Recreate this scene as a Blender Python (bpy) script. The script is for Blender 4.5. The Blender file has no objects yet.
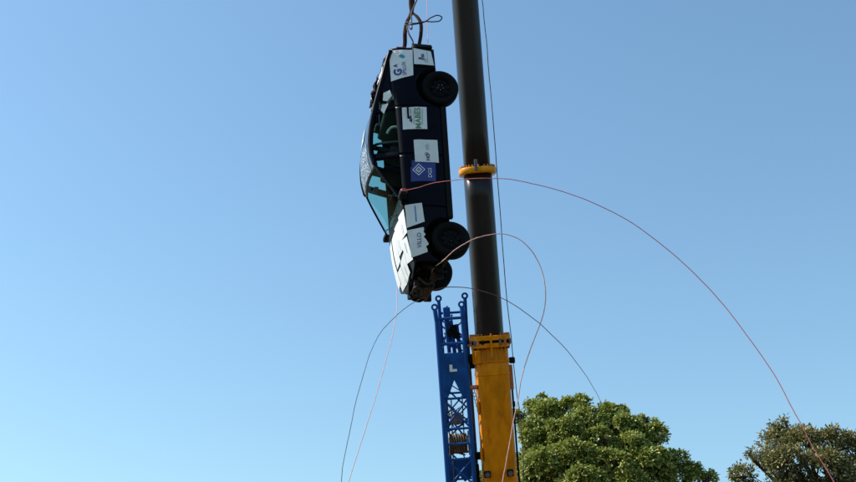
import bpy, bmesh, math, random
import numpy as np
from mathutils import Vector, Matrix, noise as mnoise
random.seed(7)
S = bpy.context.scene
COL = S.collection
rad = math.radians

# ---------------------------------------------------------------- camera
PITCH, FPX, CAMZ = rad(24), 1176.0, 1.6
cd = bpy.data.cameras.new('camera')
cam = bpy.data.objects.new('camera', cd); COL.objects.link(cam)
cam.location = (0, 0, CAMZ); cam.rotation_euler = (math.pi / 2 + PITCH, 0, 0)
cd.sensor_width = 36; cd.lens = 36 * FPX / 856; cd.clip_end = 5000
S.camera = cam
S.render.resolution_x, S.render.resolution_y = 1024, 577

# ---------------------------------------------------------------- sky, sun, exposure
SUN_EL, SUN_AZ = rad(45), rad(-86)          # azimuth from +Y, negative = picture left
wd = bpy.data.worlds.new('World'); S.world = wd; wd.use_nodes = True
nt = wd.node_tree; nt.nodes.clear()
sk = nt.nodes.new('ShaderNodeTexSky'); sk.sky_type = 'NISHITA'; sk.sun_disc = False
sk.sun_elevation = SUN_EL; sk.sun_rotation = SUN_AZ
sk.altitude = 0; sk.air_density = 1.4; sk.dust_density = .8; sk.ozone_density = 5
bg = nt.nodes.new('ShaderNodeBackground'); bg.inputs[1].default_value = 0.15
wo = nt.nodes.new('ShaderNodeOutputWorld')
tint = nt.nodes.new('ShaderNodeMix'); tint.data_type = 'RGBA'; tint.blend_type = 'MULTIPLY'; tint.inputs[0].default_value = 1
tint.inputs[7].default_value = (.95, 1.045, .985, 1)      # one even white-balance tint for the whole sky
nt.links.new(sk.outputs[0], tint.inputs[6]); nt.links.new(tint.outputs[2], bg.inputs[0]); nt.links.new(bg.outputs[0], wo.inputs[0])
sl = bpy.data.lights.new('sun', 'SUN'); sl.energy = 5.0; sl.angle = rad(0.5); sl.color = (1, .95, .87)
sun = bpy.data.objects.new('sun', sl); COL.objects.link(sun)
SUNV = Vector((math.sin(SUN_AZ) * math.cos(SUN_EL), math.cos(SUN_AZ) * math.cos(SUN_EL), math.sin(SUN_EL)))
sun.rotation_euler = SUNV.to_track_quat('Z', 'Y').to_euler(); sun.location = (-20, 0, 40)
S.view_settings.view_transform = 'Standard'; S.view_settings.look = 'None'
S.view_settings.exposure = 0.28; S.view_settings.gamma = 1.0; S.view_settings.use_curve_mapping = False

# ---------------------------------------------------------------- pixel -> direction -> point
CAM = Vector((0, 0, CAMZ)); FW = Vector((0, math.cos(PITCH), math.sin(PITCH))); UP = Vector((0, -math.sin(PITCH), math.cos(PITCH)))
def ray(px, py): return FW * FPX + Vector((1, 0, 0)) * (px - 428) + UP * (241 - py)
def at(px, py, Y):
    r = ray(px, py); return CAM + r * (Y / r.y)
def project(P):
    d = P - CAM; k = d.dot(FW); return 428 + FPX * d.x / k, 241 - FPX * d.dot(UP) / k

# ---------------------------------------------------------------- materials
def mat(name, col, rough=.5, metal=0., var=0., vscale=3., bump=0., bscale=40., coat=0., dirt=None, dscale=2., spec=.5, streak=None):
    m = bpy.data.materials.new(name); m.use_nodes = True
    n = m.node_tree.nodes; l = m.node_tree.links; b = n['Principled BSDF']
    b.inputs['Base Color'].default_value = (*col, 1); b.inputs['Roughness'].default_value = rough
    b.inputs['Metallic'].default_value = metal; b.inputs['Specular IOR Level'].default_value = spec
    b.inputs['Coat Weight'].default_value = coat; b.inputs['Coat Roughness'].default_value = .08
    tc = n.new('ShaderNodeTexCoord')
    src = None; CO_ = tc.outputs['Object']
    if streak:
        mp = n.new('ShaderNodeMapping'); mp.inputs['Scale'].default_value = streak; l.new(tc.outputs['Object'], mp.inputs['Vector']); CO_ = mp.outputs[0]
    if var or dirt:
        nz = n.new('ShaderNodeTexNoise'); nz.inputs['Scale'].default_value = vscale; nz.inputs['Detail'].default_value = 6
        l.new(CO_, nz.inputs['Vector'])
        rp = n.new('ShaderNodeValToRGB')
        rp.color_ramp.elements[0].position = .3; rp.color_ramp.elements[1].position = .7
        rp.color_ramp.elements[0].color = (*[c * (1 - var) for c in col], 1)
        rp.color_ramp.elements[1].color = (*[min(1, c * (1 + var)) for c in col], 1)
        l.new(nz.outputs[0], rp.inputs[0]); src = rp.outputs[0]
        if dirt:
            n2 = n.new('ShaderNodeTexNoise'); n2.inputs['Scale'].default_value = dscale; n2.inputs['Detail'].default_value = 9; n2.inputs['Roughness'].default_value = .7
            l.new(CO_, n2.inputs['Vector'])
            r2 = n.new('ShaderNodeValToRGB'); r2.color_ramp.elements[0].position = .52; r2.color_ramp.elements[1].position = .72
            l.new(n2.outputs[0], r2.inputs[0])
            mx = n.new('ShaderNodeMix'); mx.data_type = 'RGBA'
            l.new(r2.outputs[0], mx.inputs[0]); l.new(src, mx.inputs[6]); mx.inputs[7].default_value = (*dirt, 1)
            src = mx.outputs[2]
        l.new(src, b.inputs['Base Color'])
    if bump:
        nb = n.new('ShaderNodeTexNoise'); nb.inputs['Scale'].default_value = bscale; nb.inputs['Detail'].default_value = 5
        l.new(tc.outputs['Object'], nb.inputs['Vector'])
        bp = n.new('ShaderNodeBump'); bp.inputs['Strength'].default_value = bump; bp.inputs['Distance'].default_value = .02
        l.new(nb.outputs[0], bp.inputs['Height']); l.new(bp.outputs[0], b.inputs['Normal'])
    return m

M = {}
M['navy'] = mat('navy_car_paint', (.0014, .0016, .0065), .36, 0, .35, 2.5, .04, 6, .0, (.003, .003, .006), 3.5, .07)
M['roof_sheen'] = mat('roof_paint_sky_sheen', (.016, .020, .034), .30, 0, .4, 3, .06, 5, .6, (.05, .06, .08), 3)  # the car's navy paint, lightened and coated to carry the sky's sheen
M['black'] = mat('black_plastic', (.004, .004, .005), .55, 0, .3, 6, .2, 60, spec=.12)
M['tyre'] = mat('tyre_rubber', (.005, .005, .0055), .75, 0, .3, 9, .3, 70, 0, (.006, .0055, .0055), 5, .1)
M['rim'] = mat('dark_steel_rim', (.004, .004, .0045), .5, .0, .3, 8, .1, 40, 0, (.007, .006, .006), 6, .08)
M['chrome'] = mat('bare_metal', (.55, .55, .56), .3, 1, .1, 6)
M['paper'] = mat('white_sheet', (.70, .70, .70), .55, 0, .05, 9, .25, 9)
M['bluesheet'] = mat('blue_sheet', (.012, .025, .20), .45, 0, .15, 9, .2, 9)
M['ink_navy'] = mat('navy_ink', (.02, .035, .22), .6, 0, .1, 20)
M['ink_black'] = mat('black_ink', (.02, .025, .03), .6, 0, .1, 20)
M['ink_green'] = mat('green_ink', (.10, .22, .12), .6, 0, .2, 20)
M['ink_teal'] = mat('teal_ink', (.03, .28, .42), .6, 0, .1, 20)
M['ink_red'] = mat('dark_red_ink', (.22, .02, .05), .6, 0, .1, 20)
M['ink_white'] = mat('white_ink', (.75, .77, .82), .6, 0, .05, 20)
M['ink_grey'] = mat('grey_ink', (.33, .36, .42), .6, 0, .2, 20)
M['ink_blue'] = mat('blue_ink', (.04, .16, .55), .6, 0, .1, 20)
M['purple'] = mat('purple_foil', (.018, .006, .05), .35, 0, .5, 9, .4, 12)
M['seat'] = mat('seat_cloth', (.022, .022, .026), .9, 0, .3, 12, .3, 90)
M['dash'] = mat('dashboard', (.014, .014, .016), .7, 0, .2, 8, .2, 60)
M['engine'] = mat('oily_engine_metal', (.006, .005, .005), .5, .3, .5, 9, .6, 25, 0, (.010, .005, .004), 5, .15)
M['rust'] = mat('rusty_pipe', (.022, .007, .005), .7, .2, .5, 14, .5, 50)
M['redknot'] = mat('red_rubber', (.35, .03, .015), .5, 0, .3, 15)
M['boomblack'] = mat('dark_boom_paint', (.0105, .0052, .0062), .34, 0, .35, 1.3, .05, 3, .0, (.016, .010, .009), 3, .3, (1.5, 1.5, .12))
M['yellow'] = mat('crane_yellow_paint', (.66, .21, .001), .42, 0, .22, 4, .04, 9, .0, (.42, .10, .002), 3.2, .15, (1.6, 1.6, .16))
M['yellow_bright'] = mat('bright_collar_paint', (.74, .28, .005), .4, 0, .3, 6, .05, 9, .0, (.36, .10, .01), 5, .2)  # brighter yellow than the base section
M['blue'] = mat('lattice_blue_paint', (.008, .070, .27), .42, 0, .25, 4, .06, 20, .0, (.006, .03, .09), 3, .15)
M['steel'] = mat('grey_steel', (.14, .14, .15), .5, .7, .3, 8, .2, 30, 0, (.12, .06, .03), 5)
M['brownreel'] = mat('old_brown_rope', (.16, .10, .06), .9, 0, .4, 15, .4, 50)
M['webbing'] = mat('brown_webbing', (.032, .013, .008), .9, 0, .4, 12, .2, 120, 0, (.008, .006, .006), 4, .08)
M['rope_red'] = mat('red_cord', (.42, .10, .085), .8, 0, .2, 20)
M['rope_pink'] = mat('pink_cord', (.72, .40, .34), .8, 0, .2, 20)
M['rope_dark'] = mat('dark_cord', (.055, .045, .055), .8, 0, .3, 20)
M['rope_wine'] = mat('wine_cord', (.17, .055, .065), .8, 0, .3, 20)
M['rope_blue'] = mat('slate_cord', (.11, .13, .18), .8, 0, .3, 20)
M['wire'] = mat('steel_wire_rope', (.035, .037, .042), .6, .3, .3, 20)
M['orange'] = mat('orange_primer', (.42, .13, .045), .6, 0, .3, 12)
M['bark'] = mat('tree_bark', (.05, .036, .024), .9, 0, .45, 5, .8, 12)

def glass_mat(name, tint, haze=0.0):
    m = bpy.data.materials.new(name); m.use_nodes = True
    n = m.node_tree.nodes; l = m.node_tree.links; n.clear()
    o = n.new('ShaderNodeOutputMaterial'); t = n.new('ShaderNodeBsdfTransparent'); t.inputs[0].default_value = (*tint, 1)
    g = n.new('ShaderNodeBsdfGlossy'); g.inputs['Roughness'].default_value = .03
    fr = n.new('ShaderNodeFresnel'); fr.inputs[0].default_value = 1.22
    ml = n.new('ShaderNodeMath'); ml.operation = 'MULTIPLY'; ml.inputs[1].default_value = .16; l.new(fr.outputs[0], ml.inputs[0])
    mx = n.new('ShaderNodeMixShader'); l.new(ml.outputs[0], mx.inputs[0]); l.new(t.outputs[0], mx.inputs[1]); l.new(g.outputs[0], mx.inputs[2])
    l.new(mx.outputs[0], o.inputs[0]); return m
M['glass'] = glass_mat('tinted_glass', (.60, .82, .76))

def reflection_print_mat(name):       # sky reflections and rippled lettering painted as pale wavy lines
    m = bpy.data.materials.new(name); m.use_nodes = True
    n = m.node_tree.nodes; l = m.node_tree.links; b = n['Principled BSDF']; b.inputs['Roughness'].default_value = .4
    tc = n.new('ShaderNodeTexCoord'); w = n.new('ShaderNodeTexWave'); w.inputs['Scale'].default_value = 5.5; w.inputs['Distortion'].default_value = 14; w.inputs['Detail'].default_value = 4; w.inputs['Detail Scale'].default_value = 2.2
    l.new(tc.outputs['Object'], w.inputs['Vector'])
    r = n.new('ShaderNodeValToRGB'); r.color_ramp.elements[0].position = .55; r.color_ramp.elements[1].position = .8
    r.color_ramp.elements[0].color = (.05, .075, .12, 1); r.color_ramp.elements[1].color = (.42, .47, .52, 1)
    l.new(w.outputs[0], r.inputs[0]); l.new(r.outputs[0], b.inputs['Base Color']); return m
M['print'] = reflection_print_mat('wavy_sky_reflection_print')

def leaf_mat(name, c0, c1, c2, rough=.42):
    m = bpy.data.materials.new(name); m.use_nodes = True
    n = m.node_tree.nodes; l = m.node_tree.links; b = n['Principled BSDF']; out = n['Material Output']
    g = n.new('ShaderNodeNewGeometry'); r = n.new('ShaderNodeValToRGB'); e = r.color_ramp.elements
    e[0].color = (*c0, 1); e[1].color = (*c2, 1); x = e.new(.55); x.color = (*c1, 1)
    l.new(g.outputs['Random Per Island'], r.inputs[0]); l.new(r.outputs[0], b.inputs['Base Color'])
    b.inputs['Roughness'].default_value = rough; b.inputs['Specular IOR Level'].default_value = .25
    t = n.new('ShaderNodeBsdfTranslucent'); hs = n.new('ShaderNodeHueSaturation'); hs.inputs['Value'].default_value = 1.3; hs.inputs['Hue'].default_value = .48
    l.new(r.outputs[0], hs.inputs['Color']); l.new(hs.outputs[0], t.inputs[0])
    mx = n.new('ShaderNodeMixShader'); mx.inputs[0].default_value = .14
    l.new(b.outputs[0], mx.inputs[1]); l.new(t.outputs[0], mx.inputs[2]); l.new(mx.outputs[0], out.inputs[0]); return m
M['leafA'] = leaf_mat('green_leaf', (.08, .11, .012), (.27, .32, .06), (.50, .52, .17))
M['leafB'] = leaf_mat('olive_leaf', (.07, .08, .02), (.19, .20, .06), (.42, .33, .16))

def ground_mat():
    m = mat('dry_grass_ground', (.055, .055, .03), .95, 0, .4, .35, .6, 30, 0, (.09, .075, .05), .12); return m
M['ground'] = ground_mat()

# ---------------------------------------------------------------- mesh helpers
def mesh_obj(name, verts, faces, m, parent=None, smooth=False, matrix=None):
    me = bpy.data.meshes.new(name); me.from_pydata([tuple(v) for v in verts], [], faces); me.validate(); me.update()
    if smooth: me.polygons.foreach_set('use_smooth', [True] * len(me.polygons))
    if m: me.materials.append(M[m] if isinstance(m, str) else m)
    return link(name, me, parent, matrix)
def link(name, me, parent=None, matrix=None):
    o = bpy.data.objects.new(name, me); COL.objects.link(o)
    if parent: o.parent = parent
    if matrix is not None: o.matrix_local = matrix
    return o
def tag(o, label, cat, group=None, kind=None):
    o['label'] = label; o['category'] = cat
    if group: o['group'] = group
    if kind: o['kind'] = kind
    return o
def empty(name, matrix):
    o = bpy.data.objects.new(name, None); COL.objects.link(o); o.empty_display_size = .3; o.matrix_world = matrix; return o

class MB:
    def __init__(s): s.v = []; s.f = []
    def add(s, v, f):
        b = len(s.v); s.v += [Vector(x) for x in v]; s.f += [tuple(i + b for i in q) for q in f]; return s
    def box(s, c, d, rot=None, taper=1.0):
        v = [Vector((sx * d[0] / 2 * (taper if sz > 0 else 1), sy * d[1] / 2 * (taper if sz > 0 else 1), sz * d[2] / 2)) for sz in (-1, 1) for sy in (-1, 1) for sx in (-1, 1)]
        if rot is not None: v = [rot @ x for x in v]
        c = Vector(c)
        return s.add([x + c for x in v], [(0, 2, 3, 1), (4, 5, 7, 6), (0, 1, 5, 4), (2, 6, 7, 3), (0, 4, 6, 2), (1, 3, 7, 5)])
    def rbox(s, c, d, b=.02, rot=None):      # box with bevelled edges
        bm = bmesh.new(); bmesh.ops.create_cube(bm, size=1)
        for v in bm.verts: v.co = Vector((v.co.x * d[0], v.co.y * d[1], v.co.z * d[2]))
        bmesh.ops.bevel(bm, geom=bm.edges[:] + bm.verts[:], offset=b, segments=2, affect='EDGES', profile=.6)
        bm.verts.index_update(); vs = [v.co.copy() for v in bm.verts]; fs = [tuple(v.index for v in f.verts) for f in bm.faces]; bm.free()
        if rot is not None: vs = [rot @ x for x in vs]
        c = Vector(c); return s.add([x + c for x in vs], fs)
    def cyl(s, p0, p1, r0, r1=None, n=12):
        r1 = r0 if r1 is None else r1; p0 = Vector(p0); p1 = Vector(p1)
        q = (p1 - p0).to_track_quat('Z', 'Y'); v = []
        for p, r in ((p0, r0), (p1, r1)):
            for i in range(n):
                a = 2 * math.pi * i / n; v.append(p + q @ Vector((r * math.cos(a), r * math.sin(a), 0)))
        return s.add(v, [(i, (i + 1) % n, n + (i + 1) % n, n + i) for i in range(n)] + [tuple(range(n))[::-1], tuple(range(n, 2 * n))])
    def tube(s, pts, r, n=8, closed=False, flat=None):
        pts = [Vector(p) for p in pts]; N = len(pts); prev = None; rings = []
        for i, p in enumerate(pts):
            if closed: t = pts[(i + 1) % N] - pts[i - 1]
            else: t = pts[min(i + 1, N - 1)] - pts[max(i - 1, 0)]
            t.normalize()
            if prev is None: a = t.orthogonal().normalized() if flat is None else (Vector(flat) - t * t.dot(Vector(flat))).normalized()
            else: a = (prev - t * t.dot(prev)).normalized()
            prev = a; b = t.cross(a); rr = r[i] if isinstance(r, (list, tuple)) else r
            ra, rb = rr if isinstance(rr, tuple) else (rr, rr)
            rings.append([p + a * ra * math.cos(2 * math.pi * k / n) + b * rb * math.sin(2 * math.pi * k / n) for k in range(n)])
        v = [x for g in rings for x in g]; f = []
        for i in range(N if closed else N - 1):
            j = (i + 1) % N
            f += [(i * n + k, i * n + (k + 1) % n, j * n + (k + 1) % n, j * n + k) for k in range(n)]
        if not closed: f += [tuple(range(n))[::-1], tuple((N - 1) * n + k for k in range(n))]
        return s.add(v, f)
    def lathe(s, prof, c, axis, n=40):       # prof: (radius, along axis)
        q = Vector(axis).to_track_quat('Z', 'Y'); c = Vector(c); P = len(prof); v = []
        for i in range(n):
            a = 2 * math.pi * i / n
            v += [c + q @ Vector((r * math.cos(a), r * math.sin(a), h)) for r, h in prof]
        f = [(i * P + k, ((i + 1) % n) * P + k, ((i + 1) % n) * P + k + 1, i * P + k + 1) for i in range(n) for k in range(P - 1)]
        return s.add(v, f)
    def grid(s, fn, nu, nv, thick=None):     # fn(a,b)->Vector; closed thin shell when thick is an offset vector
        v = [Vector(fn(i / nu, j / nv)) for i in range(nu + 1) for j in range(nv + 1)]; w = nv + 1
        f = [(i * w + j, (i + 1) * w + j, (i + 1) * w + j + 1, i * w + j + 1) for i in range(nu) for j in range(nv)]
        if thick is not None:
            t = Vector(thick); n = len(v); v += [x + t for x in v]
            f += [tuple(k + n for k in q[::-1]) for q in f]
            rim = [i * w for i in range(nu + 1)] + [nu * w + j for j in range(1, w)] + [i * w + nv for i in range(nu - 1, -1, -1)] + [j for j in range(nv - 1, 0, -1)]
            f += [(rim[k], rim[k] + n, rim[(k + 1) % len(rim)] + n, rim[(k + 1) % len(rim)]) for k in range(len(rim))]
        return s.add(v, f)
    def build(s, name, m, parent=None, smooth=False, inv=None):
        v = [inv @ x for x in s.v] if inv is not None else s.v
        return mesh_obj(name, v, s.f, m, parent, smooth)

def catmull(P, k=10):          # Hermite spline with chord-length tangents (no kinks at uneven spacing)
    P = [Vector(p) for p in P]; N = len(P); out = []
    h = [max(1e-6, (P[i + 1] - P[i]).length) for i in range(N - 1)]
    T = []
    for i in range(N):
        if i == 0: T.append((P[1] - P[0]) / h[0])
        elif i == N - 1: T.append((P[-1] - P[-2]) / h[-1])
        else: T.append(((P[i] - P[i - 1]) / h[i - 1] * h[i] + (P[i + 1] - P[i]) / h[i] * h[i - 1]) / (h[i - 1] + h[i]))
    for i in range(N - 1):
        for j in range(k):
            t = j / k; t2, t3 = t * t, t ** 3
            out.append(P[i] * (2 * t3 - 3 * t2 + 1) + T[i] * h[i] * (t3 - 2 * t2 + t) + P[i + 1] * (3 * t2 - 2 * t3) + T[i + 1] * h[i] * (t3 - t2))
    return out + [P[-1]]
def lerp_tab(x, tab):
    if x <= tab[0][0]: return tab[0][1]
    for (a, b), (c, d) in zip(tab, tab[1:]):
        if x <= c:
            t = (x - a) / (c - a); return b + (d - b) * t
    return tab[-1][1]
def smooth_tab(tab, lo, hi, n=160, w=3):
    xs = [lo + (hi - lo) * i / n for i in range(n + 1)]; ys = [lerp_tab(x, tab) for x in xs]
    for _ in range(3): ys = [sum(ys[max(0, i - w):i + w + 1]) / len(ys[max(0, i - w):i + w + 1]) for i in range(n + 1)]
    return list(zip(xs, ys))

# ---------------------------------------------------------------- ground (below the frame; it bounces light)
g = mesh_obj('ground', [(-1500, -1500, 0), (1500, -1500, 0), (1500, 1500, 0), (-1500, 1500, 0)], [(0, 1, 2, 3)], 'ground')
g['kind'] = 'structure'

# ---------------------------------------------------------------- trees
def leaf_cloud(clusters, rng, length, width, per, spread, droop):
    """clusters: array (n,6): centre and outward direction; each gets `per` folded leaves."""
    n = len(clusters) * per
    c = np.repeat(clusters[:, :3], per, 0); o = np.repeat(clusters[:, 3:], per, 0)
    rnd = rng.normal(size=(n, 3)); pos = c + rnd * spread
    d = rnd / (np.linalg.norm(rnd, axis=1, keepdims=True) + 1e-6) * .8 + o * .7 + rng.normal(size=(n, 3)) * .35 - np.array([0, 0, droop])
    d /= np.linalg.norm(d, axis=1, keepdims=True)
    up = o * 1.0 + np.array([-.45, -.15, .75]) + rng.normal(size=(n, 3)) * .4
    sd = np.cross(d, up); sd /= np.linalg.norm(sd, axis=1, keepdims=True) + 1e-6
    nm = np.cross(sd, d)
    L = length * rng.uniform(.65, 1.25, (n, 1)); W = width * rng.uniform(.7, 1.2, (n, 1))
    base = pos; tip = pos + d * L - nm * L * .12
    m1 = pos + d * L * .5
    l_ = m1 + sd * W * .5 + nm * W * .22; r_ = m1 - sd * W * .5 + nm * W * .22
    V = np.stack([base, l_, tip, r_], 1).reshape(-1, 3)
    i = np.arange(n)[:, None] * 4
    Fc = np.concatenate([i + np.array([[0, 2, 1]]), i + np.array([[0, 3, 2]])], 1).reshape(-1, 3)
    return V, Fc
def np_mesh(name, V, Fc, m, parent, inv):
    V = V - np.array(inv); me = bpy.data.meshes.new(name)
    me.vertices.add(len(V)); me.vertices.foreach_set('co', V.astype(np.float32).ravel())
    me.loops.add(Fc.size); me.loops.foreach_set('vertex_index', Fc.astype(np.int32).ravel())
    me.polygons.add(len(Fc)); me.polygons.foreach_set('loop_start', np.arange(0, Fc.size, 3, dtype=np.int32))
    me.update(calc_edges=True); me.materials.append(M[m]); return link(name, me, parent)
def tree(name, label, lobes, trunk_xy, trunk_r, lm, seed, nclus, per, length, width, spread, droop, fill=.35, lumps=26, lump_r=.3, inner=30, group='trees behind the crane'):
    rng = np.random.default_rng(seed); rr = random.Random(seed)
    base = Vector((*trunk_xy, 0)); root = empty(name, Matrix.Translation(base)); tag(root, label, 'tree', group)
    cen = sum((l[0] for l in lobes), Vector()) / len(lobes)
    # trunk with a slight bend, then one limb to every lobe
    fork = Vector((base.x + .15, base.y + .1, max(2.2, min(l[0].z for l in lobes) - .9)))
    mb = MB(); pts = catmull([Vector((base.x, base.y, -.15)), base + Vector((.06, .05, fork.z * .35)), base + Vector((-.05, .08, fork.z * .7)), fork], 6)
    mb.tube(pts, [trunk_r * (1.25 - .5 * i / len(pts)) if i > 2 else trunk_r * (1.7 - .2 * i) for i in range(len(pts))], 12)
    mb.build('trunk', 'bark', root, True, Matrix.Translation(-base))
    for c, r in lobes:
        mid = fork.lerp(c, .5) + Vector((rr.uniform(-.3, .3), rr.uniform(-.3, .3), rr.uniform(.0, .5)))
        pts = catmull([fork - Vector((0, 0, .25)), mid, c, c + (c - mid).normalized() * r * .7], 6); mb = MB()
        mb.tube(pts, [trunk_r * .62 * (1 - .88 * i / (len(pts) - 1)) for i in range(len(pts))], 7)
        for k in range(7):
            dv = Vector((rr.gauss(0, 1), rr.gauss(0, 1), rr.gauss(.4, .8))).normalized()
            p0 = pts[rr.randint(8, len(pts) - 3)]
            mb.tube(catmull([p0, p0 + dv * r * .45 + Vector((0, 0, .05)), c + dv * r * .92], 4), [.045, .04, .035, .03, .025, .02, .016, .012, .008], 5)
        mb.build('limb', 'bark', root, True, Matrix.Translation(-base))
    cl = []
    for c, r in lobes:
        ns = max(3, int(lumps * r * r))                      # leafy lumps on the lobe
        for q in range(ns):
            d = rng.normal(size=3); d = d + np.array([-.25, -.1, 0]); d[2] = abs(d[2]) * 1.1 + .05 + rng.normal() * .25; d /= np.linalg.norm(d)
            rs = min(lump_r * rng.uniform(.5, 1.5), r * .6)
            cc = np.array(c) + d * np.array([1, 1, .9]) * (r * rng.uniform(.78, 1.0) - rs * .6)
            k = max(4, int(nclus * rs * rs * 12.6))
            e = rng.normal(size=(k, 3)) + d * .9 + np.array([0, 0, .5]); e /= np.linalg.norm(e, axis=1, keepdims=True)
            p = cc + e * rs * (1 - fill * rng.random((k, 1)) ** 2)
            cl.append(np.concatenate([p, e], 1))
        k = int(inner * r * r); d = rng.normal(size=(k, 3)); d /= np.linalg.norm(d, axis=1, keepdims=True)
        cl.append(np.concatenate([np.array(c) + d * r * rng.uniform(.2, .72, (k, 1)), d], 1))
    cl = np.concatenate(cl)
    V, Fc = leaf_cloud(cl, rng, length, width, per, spread, droop)
    cr = np_mesh('crown', V, Fc, lm, root, base); return root

def lobe(px, py, rpx, Y):
    p = at(px, py, Y); k = FPX / (p - CAM).dot(FW); return (p, rpx / k)
L1 = [lobe(*a) for a in [(530, 409, 9, 37.6), (542, 404, 8, 37.8), (520, 420, 9, 37), (548, 420, 19, 37), (577, 414, 16, 36.4), (590, 428, 19, 35.6), (612, 420, 14, 36.8), (622, 430, 16, 36), (645, 428, 12, 36.4), (654, 442, 17, 36.2), (563, 438, 20, 35),
     (535, 445, 22, 35.5), (600, 448, 19, 34.6), (632, 452, 18, 34.8), (575, 462, 22, 34.2), (612, 470, 19, 33.8), (548, 472, 24, 34.4), (650, 468, 20, 34.6), (676, 464, 12, 36), (690, 478, 13, 36), (708, 480, 8, 36.3), (664, 482, 14, 35.2),
     (520, 475, 18, 36), (498, 490, 22, 36.5), (585, 492, 24, 33.6), (630, 495, 24, 34), (540, 505, 30, 35), (600, 520, 34, 34.6), (660, 510, 28, 35.2), (590, 440, 26, 38.6), (555, 440, 22, 38.6), (630, 455, 26, 38.6), (580, 550, 44, 36), (640, 550, 36, 36)]]
tree('broadleaf_tree', 'dense rounded green tree standing right beside the yellow boom', L1, (at(590, 482, 36.5).x, 36.5), .34, 'leafA', 3, 30, 13, .10, .075, .04, .10, .2, 34, .28, 60)
L2 = [lobe(*a) for a in [(783, 447, 19, 40), (806, 446, 20, 39.4), (833, 449, 20, 39.6), (858, 452, 20, 40), (768, 466, 15, 39.8), (795, 470, 24, 38.6), (826, 474, 24, 38.8), (856, 478, 24, 39.2), (751, 458, 6, 39.6), (744, 481, 15, 39.6), (735, 480, 7, 39.6), (776, 428, 3.4, 40), (786, 424.5, 4.5, 40),
     (785, 500, 26, 39.5), (820, 505, 28, 39.5), (860, 505, 28, 39.5), (885, 460, 24, 40), (895, 490, 26, 40), (835, 530, 34, 40)]]
tree('olive_tree', 'sparser brownish olive tree with sky showing through its crown', L2, (at(825, 482, 40).x, 40), .19, 'leafB', 11, 16, 10, .12, .065, .07, .05, .55, 24, .28, 20)

# ---------------------------------------------------------------- crane : boom frame
def frame_car(yaw, tilt, pit):
    X = Vector((math.sin(tilt) * math.cos(pit), math.sin(pit), -math.cos(tilt) * math.cos(pit)))
    Y = Vector((math.sin(yaw), -math.cos(yaw), 0)); Y = (Y - X * X.dot(Y)).normalized()
    return X, Y, X.cross(Y)
CX, CY, CZ = frame_car(.16307, .05403, .04884); CO = Vector((.379, 16.991, 10.204))
CARM = Matrix.Translation(CO) @ Matrix((CX, CY, CZ)).transposed().to_4x4()

hook = at(412, -45, 16.9)
BASE = at(500, 482, 26)
r1, r2 = ray(464.9, 0), ray(500, 482); pn = r1.cross(r2)
tipz = CAMZ - (pn.x * hook.x + pn.y * hook.y) / pn.z
TIP = Vector((hook.x, hook.y, tipz))
BA = (TIP - BASE).normalized()
BNv = Vector((0, -1, 0)); BNv = (BNv - BA * BA.dot(BNv)).normalized()     # towards the viewer
BS = BA.cross(BNv) * -1
if BS.x < 0: BS = -BS
def B(u, v, w): return BASE + BS * u + BNv * v + BA * w
def boom_w(py):
    lo, hi = -5., 30.
    for _ in range(50):
        m = (lo + hi) / 2
        if project(B(0, 0, m))[1] > py: lo = m
        else: hi = m
    return lo
WL = (TIP - BASE).length
wfoot = -(BASE.z - 2.6) / BA.z
FOOT = B(0, 0, wfoot); CB = Vector((FOOT.x, FOOT.y, 0))
crane = empty('mobile_crane', Matrix.Translation(CB))
tag(crane, 'tall mobile crane with dark telescopic boom, yellow base section and blue lattice jib', 'crane')
CI = Matrix.Translation(-CB)
def super_ring(w, a, b, n, N=40, vo=0):
    out = []
    for i in range(N):
        t = 2 * math.pi * i / N; c, s_ = math.cos(t), math.sin(t)
        out.append(B(a * math.copysign(abs(c) ** (2 / n), c), vo + b * math.copysign(abs(s_) ** (2 / n), s_), w))
    return out
def ring_loft(mb, rings):
    N = len(rings[0]); v = [x for r in rings for x in r]; f = []
    for i in range(len(rings) - 1): f += [(i * N + k, i * N + (k + 1) % N, (i + 1) * N + (k + 1) % N, (i + 1) * N + k) for k in range(N)]
    f += [tuple(range(N))[::-1], tuple((len(rings) - 1) * N + k for k in range(N))]
    return mb.add(v, f)
_ucyl = {}
def strut(name, p0, p1, r, m, parent, n=8):      # shared unit cylinder, placed by its own matrix
    if (m, n) not in _ucyl:
        b = MB().cyl((0, 0, 0), (0, 0, 1), 1, n=n); me = bpy.data.meshes.new(name + '_mesh'); me.from_pydata([tuple(x) for x in b.v], [], b.f); me.update(); me.materials.append(M[m])
        for p in me.polygons: p.use_smooth = len(p.vertices) == 4
        _ucyl[(m, n)] = me
    d = Vector(p1) - Vector(p0)
    mt = Matrix.Translation(Vector(p0) - CB) @ d.to_track_quat('Z', 'Y').to_matrix().to_4x4() @ Matrix.Diagonal((r, r, d.length, 1))
    o = link(name, _ucyl[(m, n)], parent); o.matrix_local = mt; return o
BROT = Matrix((BS, -BNv, BA)).transposed()       # columns right, back, axis
def bbox(u, v, w, du, dv, dw, bev=.012):
    return MB().rbox(B(u, v, w), (du, dv, dw), bev, BROT)

w_head, w_col = boom_w(338), boom_w(172)
YA, YB = .375, .43
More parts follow.
